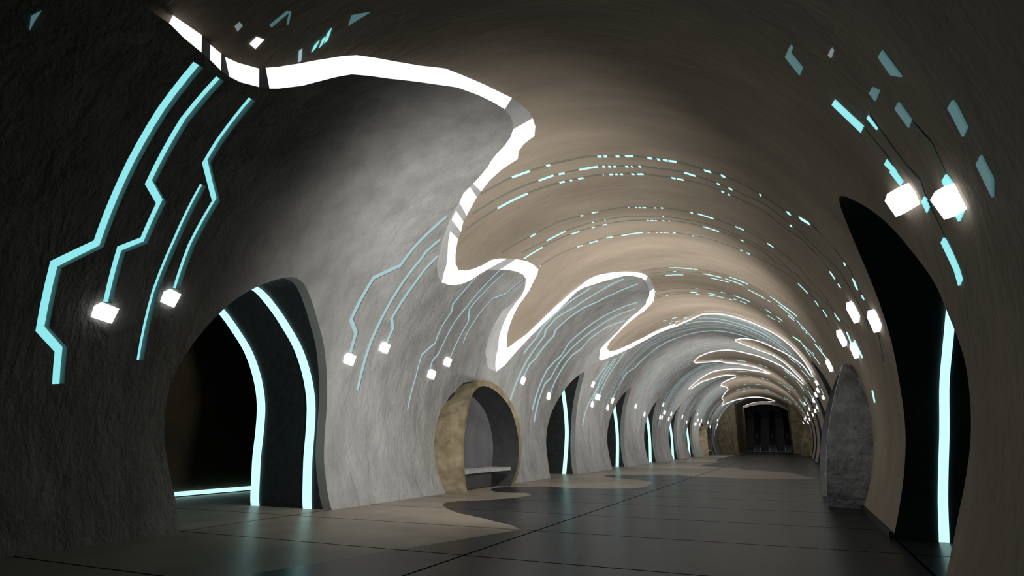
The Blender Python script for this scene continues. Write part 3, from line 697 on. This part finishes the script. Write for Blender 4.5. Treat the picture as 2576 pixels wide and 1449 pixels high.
frag([(678, 62), (722, 27), (727, 30), (682, 68)], CYAND, 'thin slanting dim cyan line on the black vault at the upper left')
frag([(728, 28), (732, 28), (726, 60), (721, 60)], CYAND, 'short upright dim cyan line joined to the slanting one at the upper left')
for px, d in (([(783, 131), (791, 113), (803, 101), (795, 118)], 'left'), ([(803, 119), (811, 98), (819, 91), (811, 110)], 'middle'), ([(815, 108), (824, 82), (834, 70), (824, 100)], 'right')):
    frag(px, CYAN, f'{d} one of three slanted cyan bars above the white winding light')
frag([(876, 63), (884, 38), (930, 30)], CYAND, 'faint dark teal triangle right of the three cyan bars')
frag([(628, 110), (645, 92), (664, 99), (642, 122)], WHITE, 'small white four sided light piece above the winding light at upper left')
frag([(590, 66), (602, 55), (610, 63), (597, 78)], CYANF, 'tiny grey white speck of light at the upper left')
frag([(752, 128), (760, 122), (757, 152), (750, 155)], CYANP, 'slim pale upright light piece just above the winding light')
frag([(74, 75), (78, 40), (103, 27), (86, 52)], CYAND, 'faint teal light piece in the far upper left corner', RI-.003)

# square lamps down the right wall
rl = [((2144, 786), .42, 'larger of the first pair left of the near right archway'), ((2197, 808), .38, 'lower right one of the first pair by the near right archway'), ((2116, 851), .42, 'upper one of the second pair above the dark stone niche'),
      ((2148, 882), .36, 'lower one of the second pair above the dark stone niche'), ((2085, 920), .42, 'single one just left of the top of the dark stone niche')]
def wall_lamp(Y, th, w, label, group):
    V, F = lamp_mesh(Y, th, RO-.002, w, w*.85, .09, .05)
    n = len(V)//2
    o = mesh_obj('wall_lamp', V, F, LAMPW); tag(o, label, 'lamp', group)
    return o
for (x, y), w, d in rl:
    Y, th = cyl(x, y, RO-.06)
    wall_lamp(Y, th, w, 'white lamp, right wall, '+d, 'square lamps down the right wall')
tU, tL = cyl(2116, 851, RO)[1], cyl(2148, 882, RO)[1]
far_lamps = [((1035, 672), .26, 'upper'), ((1020, 704), .30, 'upper'), ((1003, 747), .30, 'upper'), ((972, 808), .30, 'upper'), ((962, 845), .34, 'upper'), ((940, 771), .26, 'upper'), ((945, 872), .32, 'upper'),
             ((940, 886), .36, 'upper'), ((930, 908), .40, 'upper'), ((913, 882), .40, 'upper'), ((1074, 724), .20, 'lower'), ((1030, 798), .22, 'lower'), ((1015, 822), .28, 'lower'), ((998, 850), .24, 'lower'), ((975, 885), .30, 'lower'), ((963, 905), .34, 'lower'), ((1026, 618), .26, 'upper')]
for p, w, hi in far_lamps:
    Y, t = cyl(*z6([p])[0], RO-.05)
    seg = 'left of the dark stone niche' if Y < 42 else 'in the far cluster'
    wall_lamp(Y, t, w, f'small white square lamp, right wall, {hi} row, {seg}', f'distant right wall lamps, {hi} row, {seg}')
# slim strips leading to the right lamps
for px, lab in ((z5([(1140, 1050), (1180, 1135)]), 'short white cyan slanting strip just right of the second lamp pair'), (z5([(1100, 1005), (1128, 1075)]), 'short white strip leading down to the lower lamp of the second pair'),
                (z5([(1233, 1310), (1246, 1370)]), 'lone short cyan strip low on the right wall beside the dark stone niche'), (z5([(935, 1070), (1005, 1160)]), 'slim cyan strip leading to the single lamp by the stone niche'),
                (z5([(820, 1030), (860, 1055)]), 'short cyan strip high on the right of the vault beyond the middle set')):
    q = uv(px, RC); o = mesh_obj('ceiling_light_fragment', *solid_ribbon(q, .07, RC, .02), DASH); tag(o, lab, 'light', 'short lit strips on the right wall')

# ---------------------------------------------------------------- end wall with escalators
holepx = [(1857, 1143), (1856, 1090), (1851, 1040), (1870, 1028), (1889, 1021), (1912, 1017.5), (1937, 1017.5), (1961, 1022.5), (1986, 1036), (1994, 1044), (1991.5, 1090), (1991.5, 1143)]
hole = [(atY(x, y, YE)[0], max(0, atY(x, y, YE)[2])) for x, y in holepx]; hole[0] = (hole[0][0], 0); hole[-1] = (hole[-1][0], 0)
outer = [(XC+(RO+.02)*math.sin(t), ZC+(RO+.02)*math.cos(t)) for t in np.linspace(-tb(RO), tb(RO), 60)]
hh = [(hole[0][0], -1)]+hole+[(hole[-1][0], -1)]
stp = np.array([(x, z) for x in np.arange(-9, 1.5, .5) for z in np.arange(.2, 7.2, .5)])
v, f = cdt_surface(densify(outer, .4, True), [densify(hh, .4, True)], stp[pip(stp, outer)])
cen = np.array([v[list(t)].mean(axis=0) for t in f]); mi = [0 if c[1] < 4.9 else 1 for c in cen]
YP = 84.0
for sgn, px, nm in ((-1, 1855, 'trim_4'), (1, 1993, 'trim_5')):     # stone piers flanking the escalator arch
    xe = atY(px, 1100, YP)[0]; zt = ZC+math.sqrt(RO**2-(xe-XC)**2)
    arc = [(xw(z, RO+.02, sgn), z) for z in np.linspace(0, zt, 24)]
    n = len(arc)
    V = [(x, YP, z) for x, z in arc]+[(xe, YP, z) for x, z in arc]+[(xe-sgn*.25, YE, z) for x, z in arc]
    F = [(i, i+1, n+i+1, n+i) for i in range(n-1)]+[(n+i, n+i+1, 2*n+i+1, 2*n+i) for i in range(n-1)]
    tag(mesh_obj(nm, V, F, STONE), kind='structure')
tag(mesh_obj('wall_end', [(p[0], YE, p[1]) for p in v], f, None, mats=[STONE, BEIGE], midx=mi), kind='structure')
V = [(x, YE, z) for x, z in hole]+[(x*.97-.1, YE+7, z*1.02) for x, z in hole]; n = len(hole)
tag(mesh_obj('trim_3', V, [(i, i+1, n+i+1, n+i) for i in range(n-1)], LINING), kind='structure')
tag(quadbox('wall_far', -9, 2, YE+14, YE+14.3, 0, 12, LINING), kind='structure')
V = [(-9, YA, 0), (2, YA, 0), (2, YA, 8), (-9, YA, 8)]
tag(mesh_obj('wall_rear', V, [(0, 1, 2, 3)], LINING), kind='structure')
def xa(px, Y=YE+.6): return atY(px, 1113.5, Y)[0]
esl = math.tan(math.radians(30))
def inclined(name, x0, x1, h0, mat, parent, y0=YE+.7, flat=1.6, run=9.0, zb=0.0):
    prof = [(y0, zb), (y0, zb+h0*.55), (y0+.12, zb+h0), (y0+flat, zb+h0), (y0+flat+run, zb+h0+run*esl), (y0+flat+run, zb+run*esl), (y0+flat, zb)]
    n = len(prof); V = [(x, y, z) for x in (x0, x1) for y, z in prof]
    F = [tuple(range(n)), tuple(range(2*n-1, n-1, -1))]+[(i, (i+1) % n, n+(i+1) % n, n+i) for i in range(n)]
    return adopt(mesh_obj(name, V, F, mat), parent)
def steps(x0, x1, parent):
    V = []; F = []; y, z = YE+.7, .0; pr = [(y, .02), (y+1.6, .02)]; y += 1.6; z = .02
    for i in range(26): z += .2; pr.append((y, z)); y += .35; pr.append((y, z))
    n = len(pr); V = [(x, a, b) for x in (x0, x1) for a, b in pr]; F = [(i, i+1, n+i+1, n+i) for i in range(n-1)]
    return adopt(mesh_obj('steps', V, F, ESCB), parent)
bal = [(1858.5, 1873), (1896.5, 1911), (1935.5, 1950.5), (1974.5, 1990.5)]
words = ['leftmost', 'middle', 'rightmost']
for i in range(3):
    a, b = xa(bal[i][1]), xa(bal[i+1][0])
    root = empty('escalator', f'{words[i]} dark escalator behind the arched opening at the end of the hall', 'escalator', 'escalators at the end of the hall', ((a+b)/2, YE+.7, 0))
    steps(a+.08, b-.08, root)
    for x in (a, b):
        inclined('handrail', x+(.0 if x == a else -.08), x+(.08 if x == a else .0), 1.02, RAIL, root)
for i, (p, q) in enumerate(bal):
    root = empty('escalator_balustrade', ['leftmost', 'second from left', 'third from left', 'rightmost'][i]+' grey escalator balustrade box at the end of the hall', 'balustrade', 'balustrades at the end of the hall', (xa((p+q)/2), YE+.7, 0))
    inclined('housing', xa(p), xa(q), .95, ESC, root, YE+.85)
    c = xa((p+q)/2); adopt(quadbox('sign_panel', c-.13, c+.13, YE+3.1, YE+3.14, 1.9, 2.5, ESCB), root)
o = quadbox('threshold_strip', hole[0][0], hole[-1][0], YE+.45, YE+.6, .001, .03, RAIL); tag(o, 'pale metal threshold strip across the floor in front of the escalators', 'threshold')

# ---------------------------------------------------------------- unseen lights added to brighten the hall, no fixtures
W = bpy.data.worlds.new('world'); SC.world = W; W.use_nodes = True
W.node_tree.nodes['Background'].inputs[0].default_value = (.02, .02, .025, 1); W.node_tree.nodes['Background'].inputs[1].default_value = .05
def spot(loc, aim, power, size, blend, col, rad=.5):
    l = bpy.data.lights.new('spot', 'SPOT'); l.energy = power; l.spot_size = math.radians(size); l.spot_blend = blend; l.color = col; l.shadow_soft_size = rad
    o = bpy.data.objects.new('added_fill_light', l); COL.objects.link(o); o.location = loc
    o.rotation_euler = (Vector(aim)-Vector(loc)).to_track_quat('-Z', 'Y').to_euler(); return o
def point(loc, power, col, rad=.6):
    l = bpy.data.lights.new('point', 'POINT'); l.energy = power; l.color = col; l.shadow_soft_size = rad
    o = bpy.data.objects.new('added_fill_light', l); COL.objects.link(o); o.location = loc; return o
warm = (1, .97, .93)
spot((-3.0, 8.0, 1.6), (-7.6, 14.5, 4.4), 1450, 124, 1, warm, .6)
spot((-4.2, 7.6, 1.6), (-5.0, 12.0, 7.2), 560, 96, 1, warm, .6)
for Y in (17, 26, 37, 50, 62): spot((-2.2, Y, 1.6), (-5.4, Y+4, 6.3), 1500, 146, 1, warm, .6)  # floating fill spots added for the left wall and vault
spot((-3.4, 76, 1.6), (-5.2, 78, 6.5), 800, 124, 1, warm, .6)
spot((-4.8, 6.6, 4.6), (-6.6, 9.8, 0), 230, 84, 1, warm, .4)
for Y in (10, 16, 24, 34, 46, 60): spot((-5.0, Y, 5.6), (-7.2, Y+3, 0), 420, 100, 1, warm, .5)
spot((-2.0, 8.6, 3.2), (1.0, 16, 1.7), 170, 44, 1, warm, .5)  # extra fill added to lift the dark stone niche
SC.cycles.diffuse_bounces = 1
SC.view_settings.view_transform = 'Standard'; SC.view_settings.look = 'None'; SC.view_settings.exposure = 0; SC.view_settings.gamma = 1
SC.view_settings.use_curve_mapping = False
